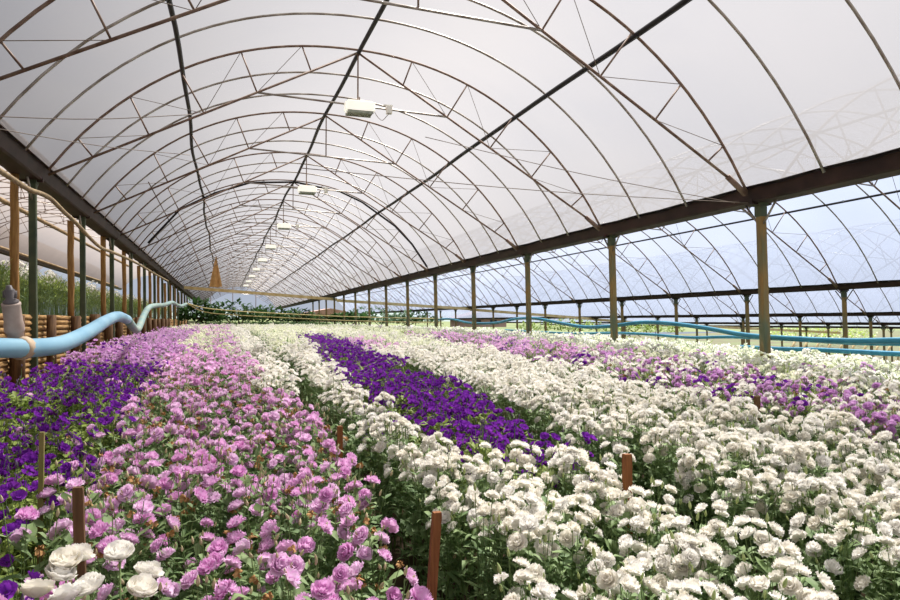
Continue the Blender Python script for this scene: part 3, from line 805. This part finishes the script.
# big white roses-like heads at the front
roses = [(66, 561, 1.50), (58, 574, 1.48), (76, 556, 1.55), (37, 592, 1.42), (68, 597, 1.40), (91, 587, 1.5), (120, 553, 1.62), (140, 589, 1.45), (146, 573, 1.62)]
CUP = [bloom_mesh('cup', 70 + i, M['p_white']) for i in range(3)]
rl = ['upper one of the big pair', 'middle of the big cluster', 'highest beside the dark stake', 'lowest, next to the violet bed', 'lowest middle of the cluster', 'half hidden behind a bud', 'standing apart above the others', 'open cup standing apart lower down', 'small half shaded one']
for i, (x, y, zz) in enumerate(roses):
    p = at_z(x, y, zz); g = CAMZ + ground_h(p.x, p.y)
    root = empty('large_white_lisianthus', (p.x, p.y, g)); h = p.z - g
    mb = MB(); mb.tube([(0, 0, -.02), (.01, .01, h * .5), (0, 0, h - .01)], [.003, .0028, .0022], 6); link('stem', mb.mesh('stem', [M['stem']]), root)
    mb = MB()
    for q in range(12): leaf(mb, (0, 0, h * (.35 + .05 * q)), q * 2.3, .7, .065, .014)
    link('foliage', mb.mesh('foliage', [M['leaf']]), root)
    b = link('bloom', CUP[i % 3], root); b.matrix_local = Matrix.Translation((0, 0, h - .012)) @ orient(-1.4 + i, .35) @ Matrix.Scale(1.0, 4)
    tag(root, 'single large ivory-white bloom before the pink bed, ' + rl[i], 'flower', 'large white blooms at the front of the pink bed')

# mass of the remaining plants: one object per colour -------------------------
def mass_template(col, lo, v):
    lay = plant_layout(col if col in SPEC else 'cream', 500 + v); heads, buds, dead, rr = lay
    ms, mf = stems_leaves(col, lay, lo)
    bl = MB()
    if col in SPEC:
        bm = [bloom_mesh(SPEC[col]['kinds'][0], 30 + i, None, lo) for i in range(3)]
        for i, h in enumerate(heads):
            m = Matrix.Translation(h[:3]) @ orient(h[3], h[4]) @ Matrix.Scale(h[5], 4)
            b = bm[i % 3]; bl.add([m @ Vector(q) for q in b.v], b.f, 2)
    else:
        for i in range(14): 
            a = rr.uniform(0, 6); leaf(bl, (.06 * math.cos(a), .06 * math.sin(a), rr.uniform(.5, .72)), a, .9, .11, .02, 1, 1, rr)
    V = np.array(ms.v + mf.v + bl.v, dtype=np.float32)
    F4 = []; mi = []
    o = 0
    for b, k in ((ms, 0), (mf, 1), (bl, None)):
        for f, q in zip(b.f, b.m): F4.append([i + o for i in f]); mi.append(q if k is None else k)
        o += len(b.v)
    return V, np.array(F4, dtype=np.int32), np.array(mi, dtype=np.int32)
TPL = {}
def mass_object(name, items, col, label, cat='flowers', hs=1.0, lm=None):
    Vs, Fs, Ms = [], [], []; off = 0; rr = random.Random(5)
    for (z2, dd, tt, z, c, p) in items:
        lo = 1 if z2 < 11 else 2; v = rr.randrange(6)
        key = (col, lo, v)
        if key not in TPL: TPL[key] = mass_template(col, lo, v)
        V, Fc, Mi = TPL[key]; a = rr.uniform(0, 6.28); s = rr.uniform(.93, 1.07); ca, sa = math.cos(a) * s, math.sin(a) * s
        lx, ly = rr.gauss(0, .07), rr.gauss(0, .07)
        W = np.empty_like(V); W[:, 0] = V[:, 0] * ca - V[:, 1] * sa + dd + V[:, 2] * lx; W[:, 1] = V[:, 0] * sa + V[:, 1] * ca + tt + V[:, 2] * ly; W[:, 2] = V[:, 2] * s * hs + z
        Vs.append(W); Fs.append(Fc + off); Ms.append(Mi); off += len(V)
    if not Vs: return
    V, Fc, Mi = np.concatenate(Vs), np.concatenate(Fs), np.concatenate(Ms)
    me = bpy.data.meshes.new(name); me.vertices.add(len(V)); me.vertices.foreach_set('co', V.ravel())
    me.loops.add(Fc.size); me.loops.foreach_set('vertex_index', Fc.ravel())
    me.polygons.add(len(Fc)); me.polygons.foreach_set('loop_start', np.arange(0, Fc.size, 4, dtype=np.int32)); me.polygons.foreach_set('loop_total', np.full(len(Fc), 4, dtype=np.int32))
    for m in (M['stem'], lm or M['leaf2'] if col in ('violet', 'green') else M['leaf'], M['m_' + col] if col in SPEC else (lm or M['leaf2'])): me.materials.append(m)
    me.polygons.foreach_set('material_index', Mi); me.update(calc_edges=True)
    o = link(name, me); tag(o, label, cat, None, 'stuff'); return o
for col in ('white', 'cream', 'pink', 'lilac', 'violet', 'green'):
    mass_object(({'green': 'green_foliage'}.get(col) or NAMES[col] + '_flowers'), [q for q in mass if q[4] == col], col,
                {'white': 'far white lisianthus flowers filling the beds toward the tunnel end', 'cream': 'far cream and pale green lisianthus flowers toward the tunnel end', 'pink': 'far pink lisianthus flowers toward the tunnel end',
                 'lilac': 'far lilac lisianthus flowers along the wall and mixed bed', 'violet': 'far violet lisianthus flowers of the dark stripe', 'green': 'flowerless green plants among the lilac and white beds'}[col])
# terrace planting
it, ig = [], []
t = 7
while t < 46:
    st = .2 if t < 20 else .3; d = -3.05
    while d > -5.4:
        dd, tt = d + r.uniform(-.08, .08), t + r.uniform(-.08, .08); z = CAMZ + ground_h(dd, tt); p = project((dd, tt, z + .7))
        if p and -200 < p[0] < 400:
            (it if r.random() < .38 else ig).append((max(p[2], 8), dd, tt, z, 'white', p))
        d -= st
    t += st
mass_object('terrace_white_flowers', it, 'white', 'white flowers on long stems on the raised terrace behind the timber poles', 'flowers', 1.12)
mass_object('terrace_foliage', ig, 'green', 'tall green leafy stems on the raised terrace behind the timber poles', 'foliage', 1.05)
# plants of the lower bays
ib = []
t = 8
while t < 60:
    d = 10.6
    while d < 34:
        if (d % 3) < 2.2:
            dd, tt = d + r.uniform(-.2, .2), t + r.uniform(-.2, .2); z = CAMZ + ground_h(dd, tt); p = project((dd, tt, z + .7))
            if p and 300 < p[0] < 1100: ib.append((15, dd, tt, z, 'green', p))
        d += .45
    t += .45
mass_object('lower_bay_foliage', ib, 'green', 'low green plants in the bays beyond the post row', 'foliage', 1.0, M['leafdark'])

ib = []
t = 46.5
while t < 88:
    d = -1.7
    while d < 12:
        dd, tt = d + r.uniform(-.2, .2), t + r.uniform(-.3, .3); ib.append((15, dd, tt, CAMZ + ground_h(dd, tt) + .12 * math.sin(dd + tt), 'green', None)); d += .42
    t += .6
mass_object('far_foliage', ib, 'green', 'green leafy plants filling the far end of the tunnel', 'foliage', 1.12, M['leafdark'])
# bushes beyond the tunnel end
def bush(c, w, h, n, mat, label, cat='bush', leafk=1.):
    rr = random.Random(int(c.x * 10) + n); root = empty('bush', c); mb = MB()
    for _ in range(n):
        a = rr.uniform(0, 6.28); u = rr.random() ** .5; e = rr.random()
        x = c.x + math.cos(a) * u * w * .5; y = c.y + math.sin(a) * u * w * .3; z = c.z + h * e * (1 - u * u * .7)
        leaf(mb, (x, y, z), rr.uniform(0, 6), rr.uniform(0, 1.2), .45 * leafk, .11 * leafk, 0, 2, rr)
    build('foliage', mb, mat, root); mb = MB()
    for q in range(4): mb.tube([(c.x + rr.uniform(-.2, .2) * w, c.y, c.z - .4), (c.x + rr.uniform(-.3, .3) * w, c.y, c.z + h * .6)], .04, 4)
    build('stem', mb, M['oldwood'], root); tag(root, label, cat, 'bushes past the flower beds')
bl = [(200, 322, 47, 3.2, 1.6, 'dark green bush at the foot of the terrace wall end'), (232, 322, 50, 4.5, 1.5, 'broad dark green bush under the tunnel mouth'), (268, 321, 55, 4.5, 1.1, 'lower green bush beside the broad one'),
      (300, 322, 60, 4, 1.1, 'green bush just before the pink gabled hut'), (372, 323, 70, 8, 1.6, 'green bush between the two huts'), (410, 324, 66, 6, 1.3, 'green bush next to the windowed hut'), (560, 331, 70, 9, 1.6, 'wide green bush past the windowed hut'), (640, 333, 75, 10, 1.5, 'wide olive bush in the lower bays'), (820, 338, 80, 14, 1.7, 'widest green bush toward the open field'), (350, 322, 48, 3, .6, 'small green bush before the main gutter end')]
for x, y, z, w, h, lab in bl: bush(at_z(x, y, z), w, h, 420, M['leafdark'] if x < 420 else M['leaf2'], lab)

# slanted sticks in the lower bays
i = 0
for x in range(790, 905, 12):
    a = at_z(x, 346 + (x - 790) * .04, 13); mb = MB(); mb.tube([a + Vector((0, 0, -.5)), a + Vector((0, 0, -.1)), a + Vector((.22, .05, .17))], .022, 5)
    tag(build('slanted_stick', mb, M['palewood']), 'slanted pale stick beyond the low blue pipe, %s from the first tall post' % ORD[i], 'stick', 'slanted sticks beyond the blue pipes'); i += 1

# stakes in the beds
def stake(px, py, dist, w, th, mat, label, lean=0, hh=None):
    p = at_z(px, py, dist); g = CAMZ + ground_h(p.x, p.y); mb = MB(); vs = []
    for z, k in ((g - .02, .95), (p.z - .01, 1), (p.z, .9)):
        L_ = lean * (p.z - z)
        for sx, sy in ((-1, -1), (1, -1), (1, 1), (-1, 1)): vs.append((p.x - L_ + sx * w / 2 * k, p.y + sy * th / 2 * k, z))
    mb.add(vs, [(i * 4 + j, i * 4 + (j + 1) % 4, (i + 1) * 4 + (j + 1) % 4, (i + 1) * 4 + j) for i in range(2) for j in range(4)] + [(0, 3, 2, 1), (8, 9, 10, 11)])
    tag(build('wooden_stake', mb, mat, None, False), label, 'stake')
stake(437, 512, 1.95, .024, .02, M['redwood'], 'reddish-brown square stake before the white flowers at the bottom centre', .07)
stake(627, 454, 3.1, .034, .03, M['redwood'], 'brown stake standing between the two white beds')
stake(78, 487, 2.2, .03, .025, M['oldwood'], 'dark brown stake between the violet and pink flowers', -.04)
stake(42, 432, 2.9, .018, .02, M['moss'], 'pale mossy stake among the violet flowers')
stake(340, 426, 4.1, .03, .03, M['redwood'], 'thin stake at the edge of the pink bed', 0)
stake(757, 396, 5.2, .034, .03, M['oldwood'], 'short brown stake at the edge of the mixed lilac bed')

# ------------------------------------------------------------------ light
w = bpy.data.worlds.new('sky'); sc.world = w; w.use_nodes = True
n, l = w.node_tree.nodes, w.node_tree.links; bg = n['Background']; bg.inputs[1].default_value = .62
tc = n.new('ShaderNodeTexCoord'); mp = n.new('ShaderNodeMapping'); mp.inputs['Scale'].default_value = (1, 1, 2.5)
nz = n.new('ShaderNodeTexNoise'); nz.inputs['Scale'].default_value = 2.2; nz.inputs['Detail'].default_value = 7
rp = n.new('ShaderNodeValToRGB'); rp.color_ramp.elements[0].position = .36; rp.color_ramp.elements[1].position = .6
rp.color_ramp.elements[0].color = (.58, .66, .82, 1); rp.color_ramp.elements[1].color = (.86, .87, .92, 1)
l.new(tc.outputs['Generated'], mp.inputs['Vector']); l.new(mp.outputs[0], nz.inputs['Vector']); l.new(nz.outputs['Fac'], rp.inputs['Fac']); l.new(rp.outputs[0], bg.inputs[0])
sun = bpy.data.lights.new('sun', 'SUN'); sun.energy = 19.5; sun.angle = math.radians(7); sun.color = (1, .98, .94)
so = bpy.data.objects.new('sun', sun); C.objects.link(so); so.rotation_euler = Euler((math.radians(-22), math.radians(24), 0))
sc.cycles.max_bounces = 8; sc.cycles.diffuse_bounces = 4; sc.cycles.transmission_bounces = 6; sc.cycles.transparent_max_bounces = 12
sc.cycles.use_denoising = True
sc.cycles.sample_clamp_indirect = 6
print('individuals', cnt, 'mass', len(mass))
